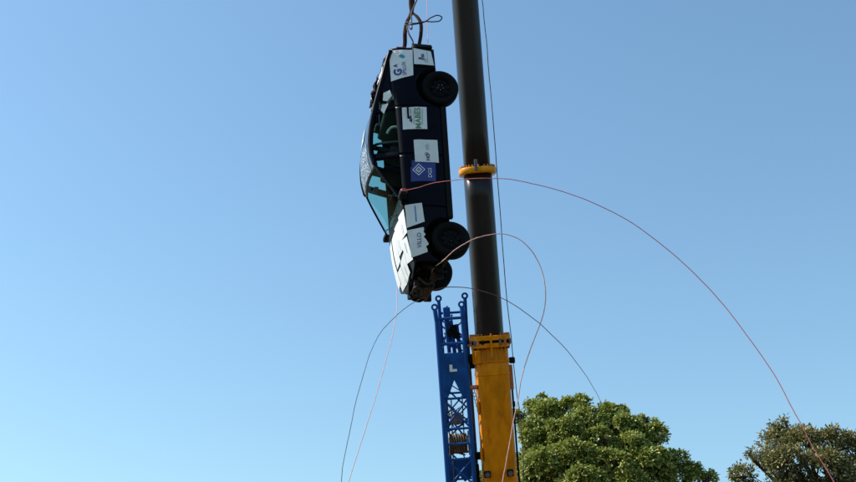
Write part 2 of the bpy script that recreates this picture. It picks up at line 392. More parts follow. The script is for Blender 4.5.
# base section
mb = MB(); ring_loft(mb, [super_ring(w, YA, YB, 5) for w in np.linspace(wfoot - .6, w_head - .12, 14)])
base_s = mb.build('boom_base', 'yellow', crane, True, CI)
for w, h, s_, m_ in ((w_head, .11, .07, 'yellow'), (w_head - .085, .06, .02, 'black'), (w_head - .165, .10, .055, 'yellow'), (w_head - .52, .05, .018, 'yellow'), (w_head - .80, .05, .012, 'yellow'), (boom_w(480), .08, .016, 'yellow')):
    mb = MB(); ring_loft(mb, [super_ring(w - h / 2, YA + s_ - .01, YB + s_ - .01, 5), super_ring(w - h / 2 + .012, YA + s_, YB + s_, 5), super_ring(w + h / 2 - .012, YA + s_, YB + s_, 5), super_ring(w + h / 2, YA + s_ - .01, YB + s_ - .01, 5)])
    mb.build('collar', m_, base_s, False, CI)
for u in (-.30, -.16, .14, .22, .30):      # stiffening ribs under the head collar
    bbox(u, YB + .008, w_head - .36, .022, .03, .30).build('rib', 'yellow', base_s, False, CI)
bbox(-.01, YB + .03, w_head - .20, .045, .09, .50).build('guide_rail', 'yellow', base_s, False, CI)
bbox(-.32, YB + .02, w_head - .40, .12, .07, .28).build('cover_plate', 'yellow', base_s, False, CI)
bbox(-.395, .25, w_head - .38, .07, .2, .34).build('cover_plate', 'yellow', base_s, False, CI)
bolt_me = None
def bolts(parent, w, a, b, n, N, m, r=.024, h=.075, skip=None):
    pts = super_ring(w, a, b, n, N)
    for p in pts: strut('bolt', p, p + BA * h, r, m, parent, 6)
for k, p in enumerate(super_ring(w_head - .09, YA + .05, YB + .05, 5, 22)):
    MB().rbox(p, (.06, .05, .09 + .03 * (k % 3)), .012, BROT).build('fitting', ('black', 'orange', 'steel')[k % 3], base_s, False, CI)
bolts(base_s, w_head + .05, YA + .045, YB + .045, 5, 36, 'orange', .017, .05)
bolts(base_s, w_head - .25, YA + .03, YB + .03, 5, 30, 'black', .013, .04)
for u in (-.30, .20):                            # work lamps
    lm = bbox(u, YB + .06, boom_w(471), .15, .12, .15, .03).build('work_lamp', 'black', base_s, False, CI)
    MB().cyl(B(u, YB + .11, boom_w(471) - .005), B(u, YB + .128, boom_w(471) - .005), .055, n=20).build('lens', 'steel', lm, False, CI)
for u, py in ((.45, 361.5), (-.45, 364)):
    bbox(u, .16, boom_w(py), .13, .16, .14, .03).build('roller', 'black', base_s, False, CI)
bbox(.40, .2, boom_w(378), .08, .16, .55, .02).build('side_bracket', 'orange', base_s, False, CI)
strut('hose', B(.415, .1, boom_w(384)), B(.425, .1, wfoot), .022, 'black', base_s)
bbox(.42, .15, boom_w(405), .06, .1, .12, .015).build('clamp', 'black', base_s, False, CI)
for py in (405, 452):
    bbox(-.385, .30, boom_w(py), .05, .18, .26, .015).build('jib_bracket', 'yellow', base_s, False, CI)
# telescoped sections
mb = MB(); ring_loft(mb, [super_ring(w, .318, .38, 2.9) for w in np.linspace(w_head - .5, w_col, 8)])
sec1 = mb.build('boom_section', 'boomblack', crane, True, CI)
mb = MB(); ring_loft(mb, [super_ring(w, .298, .36, 2.9) for w in np.linspace(w_col - .5, w_col + (WL - w_col) * .45, 8)])
sec2 = mb.build('boom_section', 'boomblack', crane, True, CI)
w2 = w_col + (WL - w_col) * .45
mb = MB(); ring_loft(mb, [super_ring(w, .27, .32, 2.9) for w in np.linspace(w2 - .5, WL - .3, 6)])
sec3 = mb.build('boom_section', 'boomblack', crane, True, CI)
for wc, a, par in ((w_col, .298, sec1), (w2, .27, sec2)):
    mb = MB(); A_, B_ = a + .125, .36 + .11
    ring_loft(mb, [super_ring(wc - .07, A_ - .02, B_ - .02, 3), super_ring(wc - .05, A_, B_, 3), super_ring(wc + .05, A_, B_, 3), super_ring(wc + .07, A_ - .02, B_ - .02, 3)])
    c = mb.build('section_collar', 'yellow_bright', par, True, CI)
    bolts(par, wc + .055, A_ - .04, B_ - .04, 3, 32, 'orange', .02, .06)
bbox(-.06, .50, w_col + .10, .07, .06, .24).build('grease_fitting', 'steel', sec1, False, CI)
# boom head with sheaves and hoist rope
mb = MB(); mb.rbox(TIP - BA * .1, (.55, .9, .8), .05, BROT); mb.build('boom_head', 'yellow', crane, False, CI)
MB().cyl(TIP + BS * -.2 + BNv * .45, TIP + BS * .2 + BNv * .45, .32, n=28).build('sheave', 'steel', crane, False, CI)
for dx in (-.09, .09):
    strut('hoist_rope', hook + Vector((dx, 0, 1.1)), Vector((hook.x + dx, hook.y - .08, TIP.z - .2)), .011, 'wire', crane)
mb = MB(); mb.rbox(hook + Vector((0, 0, .75)), (.34, .22, .75), .06)
hb = mb.build('hook_block', 'yellow', crane, False, CI)
mb = MB(); mb.tube(catmull([hook + Vector((0, 0, .4)), hook + Vector((0, 0, .2)), hook + Vector((.10, 0, .10)), hook + Vector((.10, 0, -.04)), hook + Vector((0, 0, -.10)), hook + Vector((-.1, 0, -.04)), hook + Vector((-.11, 0, .07))], 6), .035, 10)
mb.build('hook', 'steel', hb, True, CI)

# lattice jib stowed at the left of the boom
jib = empty('lattice_jib', Matrix.Identity(4)); jib.parent = crane; jib.matrix_world = Matrix.Translation(CB)
jib.matrix_parent_inverse = Matrix.Identity(4); jib.matrix_local = Matrix.Identity(4)
jf, jb = .30, -.30
UL, UR, UO = -1.16, -.58, .10
def J(u, front, w): return B(u + (0 if front else UO), jf if front else jb, w)
w_t, w_bot = boom_w(318), boom_w(560)
for u, du, pt in ((UL, -.03, 304), (UR, -.01, 303)):
    for fr in (True, False):
        wt = boom_w(pt if fr else pt - 9)
        strut('chord', J(u, fr, w_bot), J(u, fr, w_t), .054 if fr else .042, 'blue', jib, 12)
        strut('chord_end', J(u, fr, w_t - .05), J(u + du + (0 if fr else .02), fr, wt - .04), .05 if fr else .042, 'blue', jib, 12)
        e = J(u + du + (0 if fr else .02), fr, wt); mb = MB(); ax = BNv
        mb.lathe([(.034, -.03), (.078, -.03), (.078, .03), (.034, .03), (.034, -.03)], e, ax, 20)
        mb.build('lug', 'blue', jib, False, CI)
def cross(py, fr, r=.03, u0=UL, u1=UR): strut('crossbar', J(u0, fr, boom_w(py)), J(u1, fr, boom_w(py)), r, 'blue', jib)
for py in (316, 341): cross(py, True, .036); cross(py - 6, False, .03)
for py in (395, 425, 440, 455, 482, 510): cross(py, True, .028); cross(py - 4, False, .026)
def diag(pa, pb, fr, r=.022):
    strut('brace', J(UL, fr, boom_w(pa)), J(UR, fr, boom_w(pb)), r, 'blue', jib)
for a, b in ((395, 425), (425, 395), (482, 455), (510, 482), (455, 482)): diag(a, b, True)
for a, b in ((316, 338), (338, 316), (338, 352), (385, 412), (412, 385), (436, 412), (412, 450), (450, 478), (478, 450), (400, 425), (425, 400), (350, 385), (385, 350), (322, 345)): diag(a, b, False, .02)
for py0, py1 in ((318, 345), (345, 372), (372, 395), (395, 425), (425, 455), (455, 482), (482, 515)):
    for u in (UL, UR):
        strut('brace', J(u, True, boom_w(py0)), J(u, False, boom_w(py1)), .022, 'blue', jib)
# inner pieces between the lugs: sheave frame
for i, (px_u, pa, pb) in enumerate(((-.98, 305, 350), (-.86, 318, 352), (-.74, 322, 352))):
    strut('inner_strut', B(px_u + .02, .05, boom_w(pa)), B(px_u + .06, 0, boom_w(pb)), .045, 'blue', jib)
bbox(-.92, .02, boom_w(311), .16, .16, .30, .04).build('sheave_bracket', 'blue', jib, False, CI)
for u, py in ((-.80, 326), (-.74, 333), (-.88, 330)):
    MB().cyl(B(u, .0, boom_w(py)), B(u, .12, boom_w(py)), .085, n=20).build('small_sheave', 'black', jib, False, CI)
# face plate with the letter and a triangular cut-out
w1, w0, wv, wq = boom_w(350), boom_w(372), boom_w(377), boom_w(394)
um = (UL + UR) / 2
mb = MB()
def plate(mb, poly, v, t):
    n = len(poly); vs = [B(u, v + t / 2, w) for u, w in poly] + [B(u, v - t / 2, w) for u, w in poly]
    return mb.add(vs, [tuple(range(n)), tuple(range(n, 2 * n))[::-1]] + [(i, n + i, n + (i + 1) % n, (i + 1) % n) for i in range(n)])
plate(mb, [(UL, w1), (UR, w1), (UR, w0), (um, w0), (UL, w0)], jf + .03, .03)
plate(mb, [(UL, w0), (um, w0), (um, wv), (um - .16, wq), (UL, wq)], jf + .03, .03)
plate(mb, [(um, w0), (UR, w0), (UR, wq), (um + .16, wq), (um, wv)], jf + .03, .03)
fp = mb.build('face_plate', 'blue', jib, False, CI)
wl0, wl1 = boom_w(368.5), boom_w(361.5)
mb = MB(); plate(mb, [(um - .085, wl1), (um - .02, wl1), (um - .02, wl0 + .055), (um + .075, wl0 + .055), (um + .075, wl0), (um - .085, wl0)], jf + .05, .006)
mb.build('letter', 'ink_white', jib, False, CI)
mb = MB(); plate(mb, [(UL, boom_w(458)), (UR, boom_w(456)), (UR, boom_w(474)), (um + .1, boom_w(480)), (um, boom_w(474)), (um - .1, boom_w(480)), (UL, boom_w(476))], jb + .2, .03)
mb.build('gusset_plate', 'blue', jib, False, CI)
# rope reel inside the lattice
mb = MB()
for k in range(7):
    mb.lathe([(.20, -.022), (.235, 0), (.20, .022)], B(um - .15 + k * .055, -.02, boom_w(441)), BS, 24)
mb.build('rope_reel', 'brownreel', jib, True, CI)
for u in (um - .2, um + .23): MB().cyl(B(u, -.02, boom_w(441)), B(u + .02, -.02, boom_w(441)), .27, n=24).build('reel_flange', 'steel', jib, True, CI)
MB().cyl(B(um + .02, -.10, boom_w(416)), B(um + .02, .02, boom_w(416)), .14, n=24).build('small_sheave', 'steel', jib, False, CI)
strut('reel_axle', B(UL, -.02, boom_w(441)), B(UR + .1, -.02, boom_w(441)), .03, 'steel', jib)
for k, (u0, p0_, u1, p1_, r_, m_) in enumerate(((-1.08, 400, -.66, 470, .012, 'wire'), (-.95, 396, -1.02, 482, .016, 'steel'), (-.70, 396, -.72, 436, .014, 'black'), (-1.05, 428, -.70, 422, .02, 'blue'), (-.9, 303, -.86, 345, .02, 'blue'), (-.80, 312, -.95, 345, .022, 'blue'), (-1.0, 330, -.72, 345, .02, 'blue'), (-1.05, 345, -.9, 320, .018, 'blue'), (-1.04, 412, -.7, 404, .016, 'steel'), (-.98, 449, -.72, 453, .018, 'blue'), (-1.0, 380, -.70, 390, .014, 'brownreel'))):
    strut('inner_pipe', B(u0, -.05 - .04 * (k % 3), boom_w(p0_)), B(u1, .05 * (k % 2) - .1, boom_w(p1_)), r_, m_, jib)
# links between jib and boom
strut('link_bar', B(UR, jf - .05, boom_w(344)), B(-.40, .3, boom_w(344)), .028, 'orange', jib)
strut('link_bar', B(UR, jf - .02, boom_w(385.5)), B(-.37, .3, boom_w(385.5)), .05, 'orange', jib)
bbox(-.47, .22, boom_w(357), .16, .16, .20, .03).build('link_clamp', 'black', jib, False, CI)
bbox(-.44, .10, boom_w(454), .22, .2, .16, .03).build('link_clamp', 'black', jib, False, CI)
bbox(-.50, -.05, boom_w(476), .12, .2, .6, .03).build('link_clamp', 'black', jib, False, CI)
for k in range(7):                               # drooping chain of small links
    a = k / 6; pb = 389 + 22 * a
    MB().tube([B(-.46 + .10 * a + .03 * math.cos(t), .25 + .012 * (k % 2), boom_w(pb) + .045 * math.sin(t)) for t in np.linspace(0, 2 * math.pi, 10)[:-1]], .009, 5, True).build('chain_link', 'steel', jib, True, CI)

# carrier and turntable (below the frame, so that the boom stands on something)
mb = MB(); mb.rbox(CB + Vector((0, 0, 1.25)), (2.7, 11, .5), .06); car_deck = mb.build('carrier_deck', 'yellow', crane, False, CI)
mb = MB(); mb.cyl(CB + Vector((0, .9, 1.5)), CB + Vector((0, .9, 1.7)), 1.1, n=36); mb.build('turntable', 'steel', crane, False, CI)
for s_ in (-1, 1):
    mb = MB(); x = CB.x + .62 * s_; y = CB.y
    mb.add([(x + dx, y + dy, z) for dx in (-.06, .06) for dy, z in ((-1.0, 1.7), (2.6, 1.7), (2.6, 2.5), (.5, 3.0), (-.4, 2.9))], [(0, 1, 2, 3, 4), (9, 8, 7, 6, 5)] + [(i, 5 + i, 5 + (i + 1) % 5, (i + 1) % 5) for i in range(5)])
    mb.build('turret_cheek', 'yellow', crane, False, CI)
mb = MB(); mb.rbox(CB + Vector((0, 3.0, 2.2)), (2.6, .9, 1.0), .06); mb.build('counterweight', 'yellow', crane, False, CI)
strut('foot_pin', FOOT - BS * .8, FOOT + BS * .8, .12, 'steel', crane, 16)
for i in range(4):
    for s_ in (-1, 1):
        c = CB + Vector((1.15 * s_, -3.6 + 2.4 * i, .62)); mb = MB()
        mb.lathe([(.28, -.17), (.5, -.17), (.6, -.13), (.62, 0), (.6, .13), (.5, .17), (.28, .17), (.12, .1), (0, .1)], c, (s_, 0, 0), 28); mb.build('wheel', 'tyre', crane, True, CI)

# ---------------------------------------------------------------- the hanging car (local axes: x nose, y its left side, z roof)
car = empty('hanging_car', CARM)
tag(car, 'dark navy car hanging nose down from slings, covered with white sponsor sheets', 'car')
CARI = CARM.inverted()
def px2car(px, py, y):
    o = CARI @ CAM; d = (CARI.to_3x3() @ ray(px, py)); t = (y - o.y) / d.y; p = o + d * t; return p.x, p.z
WT = smooth_tab([(.18, .74), (.24, .775), (.32, .805), (.48, .822), (.60, .83), (.66, .836), (.70, .826), (.85, .815), (.95, .79), (1.05, .748), (1.2, .675), (1.38, .585), (1.5, .52)], .1, 1.5, 140, 2)
def side_y(x, z):
    w = lerp_tab(z, WT)
    if x > .9: w -= .10 * ((x - .9) / 1.0) ** 2
    if x < -1.1: w -= .085 * ((-1.1 - x) / .93) ** 2
    return w
FT = smooth_tab([(-2.1, 1.0), (-1.3, 1.03), (-1.0, .985), (-.1, .955), (.66, .935), (1.2, .885), (1.6, .81), (1.95, .70)], -2.1, 2.0, 160, 3)   # belt / fender top line
def belt(x): return lerp_tab(x, FT)
RT = smooth_tab([(-2.05, .97), (-1.95, 1.03), (-1.75, 1.09), (-1.5, 1.155), (-1.3, 1.215), (-1.1, 1.27), (-.9, 1.32), (-.7, 1.36), (-.45, 1.39), (-.2, 1.385), (0, 1.335), (.2, 1.235), (.72, .94)], -2.05, .74, 200, 3)
def rail(x): return lerp_tab(x, RT)
XR, XF = -1.30, 1.30
def arch(x, cx, r=.345, cz=.30):
    d = abs(x - cx); return cz + math.sqrt(r * r - d * d) if d < r else 0
def panel(name, x0, x1, s, bot, top, m='navy', nx=24, nz=9, out=0., th=.018):
    def fn(a, b):
        x = x0 + (x1 - x0) * a; zb, zt = bot(x), top(x); z = zb + (zt - zb) * b
        return (x, s * (side_y(x, z) + out), z)
    return MB().grid(fn, nx, nz, (0, -s * th, 0)).build(name, m, car, True)
sill = lambda x: .235
for s in (1, -1):
    q = panel('rear_quarter_panel', -2.03, -.945, s, lambda x: max(.30 if x < -1.6 else .235, arch(x, XR)), belt, nx=64)
    d1 = panel('rear_door', -.937, -.105, s, sill, belt)
    d2 = panel('front_door', -.095, .775, s, sill, belt)
    fe = panel('front_fender', .783, 1.66 if s > 0 else 1.64, s, lambda x: max(.235 if x < 1.0 else .42, arch(x, XF)), belt, nx=64)
    mb = MB(); mb.rbox((0, s * .75, .22), (1.9, .10, .09), .02); mb.build('side_skirt', 'black', car)
    for par, x in ((d1, -.82), (d2, .02)):
        mb = MB(); mb.rbox((x, s * (side_y(x, .80) + .022), .80), (.20, .022, .028), .008); h = mb.build('door_handle', 'navy', par)
    panel('rear_bumper', -2.11, -1.66, s, lambda x: .33, lambda x: .66 if x < -1.9 else .62, 'black', 10, 6, .012)
    # pillars and roof rail
    def onside(x, z, o=0): return Vector((x, s * (side_y(x, z) + o), z))
    xs = [-1.98 + i * (2.71 / 80) for i in range(81)]
    MB().tube([onside(x, rail(x) - .015, -.012) for x in xs], [(.05, .042) if x < .0 else ((.032, .026) if s > 0 else (.018, .015)) for x in xs], 10, flat=(0, s, .4)).build('roof_rail', 'navy', car, True)
    def pillar(xb, xt, w, nm='pillar', m='navy'):
        n = 8
        MB().grid(lambda a, b: onside(xb + (xt - xb) * b + (a - .5) * w, belt(xb) - .02 + (rail(xt) - belt(xb) + .0) * b, -.004), 2, n, (0, -s * .04, 0)).build(nm, m, car, True)
    panel('rear_pillar', -1.97, -1.215, s, lambda x: belt(x) + .004, lambda x: max(belt(x) + .008, rail(x)), nx=24, nz=5)
    pillar(-.10, -.13, .11, 'door_pillar'); pillar(-.93, -.90, .07, 'quarter_pillar')
    # side glass
    def pane(nm, xa, xb, xa2, xb2):
        def fn(a, b):
            xm = xa + (xb - xa) * a; xt = xa2 + (xb2 - xa2) * a
            x = xm + (xt - xm) * b; zb = belt(x) - .01; zt = rail(x) - .03
            return onside(x, zb + (max(zt, zb + .004) - zb) * b, -.018)
        return MB().grid(fn, 14, 8).build(nm, 'glass', car, True)
    pane('side_window', -.05, .62, -.08, .06); pane('side_window', -.89, -.15, -.86, -.18); pane('quarter_window', -1.21, -.96, -1.21, -.93)
    # mirror
    mb = MB(); mb.rbox((.64, s * .895, .965), (.09, .17, .11), .03); mi = mb.build('door_mirror', 'black', car, True)
    mb = MB(); mb.rbox((.593, s * .90, .967), (.008, .14, .085), .003); mb.build('mirror_glass', 'chrome', mi)
    # sill beam seen inside the wheel arches
    for cx in (XR, XF):
        def inner(a, b, cx=cx):
            t = math.pi * a; r = .345 + .0 * b
            return (cx + r * math.cos(t), s * (.79 - .32 * b), .30 + r * math.sin(t))
        al = MB().grid(inner, 20, 3)
        al.add([(cx, s * .47, .30)] + [(cx + .345 * math.cos(math.pi * k / 20), s * .47, .30 + .345 * math.sin(math.pi * k / 20)) for k in range(21)], [(0, k + 1, k + 2) for k in range(20)])
        al.build('arch_liner', 'black', car)
# roof, bonnet, boot lid
def roof_pt(x, y, o=0.):
    hw = side_y(x, rail(x)) - .02; t = max(-1, min(1, y / hw)); return Vector((x, y, rail(x) + .055 * (1 - t * t) + o))
def rf(a, b):
    x = -.93 + a * .97; hw = side_y(x, rail(x)) - .03; return roof_pt(x, hw * (2 * b - 1))
roof = MB().grid(rf, 22, 16, (0, 0, -.03)).build('roof', 'roof_sheen', car, True)
def bon_pt(x, y, o=0.):
    hw = side_y(x, belt(x)) ; t = max(-1, min(1, y / hw)); return Vector((x, y, belt(x) + .05 * (1 - t ** 2) * min(1, (2.2 - x)) + o))
def bf(a, b):
    y_ = 2 * b - 1; xe = .76 - .08 * y_ * y_ + .06; x = xe + (1.80 - .14 * y_ * y_ - xe) * a; return bon_pt(x, (side_y(x, belt(x)) - .025) * y_)
bonnet = MB().grid(bf, 24, 18, (0, 0, -.025)).build('bonnet', 'navy', car, True)
def boot_pt(x, y, o=0.):
    hw = side_y(x, rail(x)); t = max(-1, min(1, y / hw)); return Vector((x, y, rail(x) + .045 * (1 - t * t) + o))
def kf(a, b):
    x = -2.04 + a * .54; return boot_pt(x, (side_y(x, rail(x)) - .02) * (2 * b - 1))
boot = MB().grid(kf, 10, 14, (0, 0, -.025)).build('tailgate', 'navy', car, True)
MB().grid(lambda a, b: (-1.96 - .07 * math.sin(math.pi * a) - .03, (2 * b - 1) * .70, .62 + .39 * a), 6, 10, (.02, 0, 0)).build('rear_panel', 'navy', car, True)
MB().grid(lambda a, b: (-2.11 + .05 * (2 * b - 1) ** 4, (2 * b - 1) * .76, .33 + .32 * a), 4, 14, (.03, 0, 0)).build('rear_bumper_face', 'black', car, True)
for s in (1, -1):
    mb = MB(); mb.rbox((-2.045, s * .58, .83), (.05, .24, .16), .015); mb.build('tail_lamp', 'redknot', car)
MB().tube([boot_pt(-2.0, .45, .0), boot_pt(-2.03, .3, .02), boot_pt(-2.03, -.3, .02), boot_pt(-2.0, -.5, 0)], [(.05, .018)] * 4, 10, flat=(1, 0, 0)).build('spoiler', 'navy', car, True)
# windscreen and rear window
def scr(x0, x1, xc, o=-.02):
    def fn(a, b):
        y_ = 2 * b - 1; x = x0 + (x1 - x0) * a + xc * (1 - y_ * y_) * a; xr = x0 + (x1 - x0) * a
        hw = side_y(xr, rail(xr)) - .035; return (x, hw * y_, rail(xr) + (.055 - .02 * a) * (1 - y_ * y_) + o)
    return MB().grid(fn, 10, 14)
scr(.045, .70, .08).build('windscreen', 'glass', car, True)
scr(-.93, -1.50, -.02).build('rear_window', 'glass', car, True)
MB().grid(lambda a, b: (.66 + .16 * a + .06 * (1 - (2 * b - 1) ** 2), (2 * b - 1) * .76, belt(.7) + .02 - .01 * a + .035 * (1 - (2 * b - 1) ** 2)), 3, 12, (0, 0, -.03)).build('cowl', 'black', car, True)
for y0, y1, xx in ((.45, -.1, .68), (-.1, -.62, .69)):
    mb = MB(); mb.tube([(.77, y0, 1.0), (.70, (y0 + y1) / 2, 1.035), (.64, y1, 1.03)], .009, 6); mb.build('wiper', 'black', car)
# floor, firewall, cabin
MB().grid(lambda a, b: (-1.62 + 2.67 * a, (2 * b - 1) * .70, .22 + .07 * (1 if abs(2 * b - 1) < .15 else 0)), 12, 14, (0, 0, .02)).build('floor_pan', 'black', car)
mb = MB(); mb.rbox((.84, 0, .60), (.05, 1.40, .66), .02); mb.build('firewall', 'black', car)
mb = MB(); mb.rbox((.60, 0, .84), (.34, 1.42, .20), .06); mb.build('dashboard', 'dash', car, True)
ROT = lambda ax, d: Matrix.Rotation(rad(d), 3, ax)
for y in (.36, -.36):
    mb = MB(); mb.rbox((.10, y, .46), (.50, .48, .16), .05); mb.rbox((-.22, y, .78), (.15, .46, .62), .06, ROT('Y', -16)); st = mb.build('front_seat', 'seat', car, True)
    mb = MB(); mb.rbox((-.33, y, 1.15), (.09, .26, .18), .04, ROT('Y', -14)); mb.build('headrest', 'seat', st, True)
mb = MB(); mb.rbox((-.72, 0, .48), (.46, 1.26, .18), .05); mb.rbox((-1.02, 0, .80), (.16, 1.26, .60), .06, ROT('Y', -20)); mb.build('rear_seat', 'seat', car, True)
for y in (.35, -.35):
    mb = MB(); mb.rbox((-1.11, y, 1.10), (.09, .24, .14), .04, ROT('Y', -14)); mb.build('rear_headrest', 'seat', car, True)
mb = MB(); mb.rbox((-1.45, 0, .96), (.70, 1.24, .03), .01); mb.build('parcel_shelf', 'dash', car)
mb = MB(); q = Vector((.8, 0, -.5)).normalized(); e1 = Vector((0, 1, 0)); e2 = q.cross(e1)
mb.tube([Vector((.36, .36, .90)) + (e1 * math.cos(t) + e2 * math.sin(t)) * .185 for t in np.linspace(0, 2 * math.pi, 29)[:-1]], .016, 7, True)
mb.cyl((.36, .36, .90), (.52, .36, .80), .035); mb.box((.365, .36, .90), (.02, .34, .05)); mb.build('steering_wheel', 'black', car, True)
mb = MB(); mb.rbox((.17, 0, 1.245), (.04, .24, .075), .018); mb.cyl((.17, 0, 1.27), (.13, 0, 1.35), .012); mb.build('rear_view_mirror', 'black', car, True)
# roll hoop inside the cabin
mb = MB(); mb.tube(catmull([(-.42, .62, .3), (-.40, .62, .95), (-.40, .50, 1.27), (-.40, 0, 1.36), (-.40, -.50, 1.27), (-.40, -.62, .95), (-.42, -.62, .3)], 8), .022, 8); mb.build('roll_hoop', 'steel', car, True)
# wheels: shared meshes
mbt = MB(); mbt.lathe([(.185, -.085), (.27, -.095), (.292, -.08), (.298, -.04), (.300, 0), (.298, .04), (.292, .08), (.27, .095), (.23, .092), (.185, .08), (.185, -.085)], (0, 0, 0), (0, 1, 0), 48)
mbr = MB(); mbr.lathe([(.186, .08), (.19, .088), (.178, .084), (.168, .055), (.15, .03), (.09, .05), (.055, .052), (.05, .07), (0, .072)], (0, 0, 0), (0, 1, 0), 40)
mbr.lathe([(.186, -.08), (.178, -.02), (.16, .02)], (0, 0, 0), (0, 1, 0), 40)
tyre_me = None
mbs = MB()
for k in range(8):
    a = 2 * math.pi * k / 8; c, s_ = math.cos(a), math.sin(a)
    mbs.rbox((.118 * c, .052, .118 * s_), (.055, .016, .036), .006, Matrix.Rotation(-a, 3, 'Y'))
def wheel(x, y, z, steer, first):
    sgn = 1 if y > 0 else -1
    m4 = Matrix.Translation((x, y, z)) @ Matrix.Rotation(steer, 4, 'Z') @ (Matrix.Identity(4) if sgn > 0 else Matrix.Rotation(math.pi, 4, 'Z'))
    if first is None:
        t = mbt.build('wheel', 'tyre', car, True); r = mbr.build('rim', 'rim', t, True); d = mbs.build('rim_slots', 'black', t, True)
        h = MB().cyl((0, .06, 0), (0, .085, 0), .028, n=16).build('hub_cap', 'rim', t, True)
        nut = MB().cyl((.045, .05, .0), (.045, .078, .0), .010, n=6); nts = [nut.build('wheel_nut', 'steel', t)]
        for k in range(1, 5): o = link('wheel_nut', nts[0].data, t); o.matrix_local = Matrix.Rotation(2 * math.pi * k / 5, 4, 'Y')
    else:
        t = link('wheel', first.data, car)
        for ch in first.children: o = link(ch.name.split('.')[0], ch.data, t); o.matrix_local = ch.matrix_local.copy()
    t.matrix_local = m4; return t
W0 = wheel(XR, .715, .245, 0, None)
wheel(XR, -.715, .245, 0, W0); wheel(XF, .725, .235, rad(9), W0); wheel(XF, -.725, .235, rad(9), W0)
mb = MB(); mb.cyl((XR, -.62, .26), (XR, .62, .26), .045); mb.build('rear_axle', 'engine', car, True)
for s in (1, -1):
    mb = MB(); mb.cyl((XF, s * .45, .24), (XF, s * .66, .235), .03); mb.cyl((XF, s * .62, .24), (XF - .03, s * .55, .85), .045, .06); mb.box((XF, s * .40, .20), (.30, .30, .04)); mb.build('front_suspension', 'engine', car, True)
    mb = MB(); mb.lathe([(.05, -.012), (.125, -.012), (.125, .012), (.05, .012), (.05, -.012)], (XF, s * .60, .24), (0, 1, 0), 30); mb.build('brake_disc', 'engine', car, True)
mb = MB(); mb.tube(catmull([(.9, .1, .19), (.2, .15, .17), (-.8, .15, .17), (-1.3, .3, .22), (-1.9, .35, .24)], 6), .028, 8); mb.build('exhaust_pipe', 'rust', car, True)
# exposed engine bay, the bumper being gone
mb = MB(); mb.rbox((1.40, -.08, .52), (.46, .62, .40), .05); mb.rbox((1.38, -.05, .76), (.34, .46, .12), .04); mb.build('engine_block', 'engine', car, True)
mb = MB(); mb.rbox((1.36, .40, .42), (.34, .30, .30), .06); mb.build('gearbox', 'engine', car, True)
mb = MB(); mb.rbox((1.20, .46, .70), (.26, .18, .20), .02); mb.build('battery', 'black', car, True)
mb = MB(); mb.rbox((1.70, -.02, .60), (.06, .80, .24), .015); rd = mb.build('radiator', 'engine', car, True)
for k in range(9):
    mb = MB(); mb.box((1.734, -.02, .50 + k * .024), (.008, .76, .012)); mb.build('radiator_fin', 'black', rd)
mb = MB(); mb.rbox((1.68, 0, .72), (.09, 1.16, .06), .015); mb.build('front_crossmember', 'engine', car, True)
for s in (1, -1):
    mb = MB(); mb.rbox((1.42, s * .54, .40), (.86, .08, .12), .015); mb.build('chassis_rail', 'engine', car, True)
    mb = MB(); mb.rbox((1.62, s * .52, .58), (.12, .22, .18), .03); hl = mb.build('headlamp_bracket', 'engine', car, True)
def px2nose(px, py, X):
    o = CARI @ CAM; d = (CARI.to_3x3() @ ray(px, py)); p = o + d * ((X - o.x) / d.x); return p
lp = [px2nose(px, py, 1.93) for px, py in ((413.5, 288.5), (416.5, 287), (420, 288.5), (421, 292), (419.3, 296), (415.5, 296.5), (413, 293))]
mb = MB(); mb.tube(catmull(lp + [lp[0]], 6)[:-1], .014, 8, True); mb.build('hose_loop', 'rust', car, True)
for pts, r, m in (([(1.78, .40, .70), (1.9, .44, .55), (1.84, .48, .46), (1.7, .46, .42)], .022, 'rust'), ([(1.6, -.3, .74), (1.86, -.34, .70), (1.92, -.30, .56), (1.8, -.3, .46)], .026, 'engine'), ([(1.5, .2, .7), (1.78, .18, .80), (1.9, .0, .78), (1.8, -.3, .72)], .018, 'black'), ([(1.6, .62, .5), (1.75, .66, .45), (1.78, .62, .3)], .02, 'engine')):
    MB().tube(catmull(pts, 6), r, 7).build('hose', m, car, True)
rr = random.Random(5)
for k in range(14):
    mb = MB(); mb.rbox((rr.uniform(1.72, 1.90), rr.uniform(-.45, .45), rr.uniform(.48, .74)), (rr.uniform(.05, .14), rr.uniform(.05, .18), rr.uniform(.04, .12)), .012, Matrix.Rotation(rr.uniform(0, 3), 3, 'X')); mb.build('engine_fitting', rr.choice(['engine', 'engine', 'black', 'rust']), car, True)

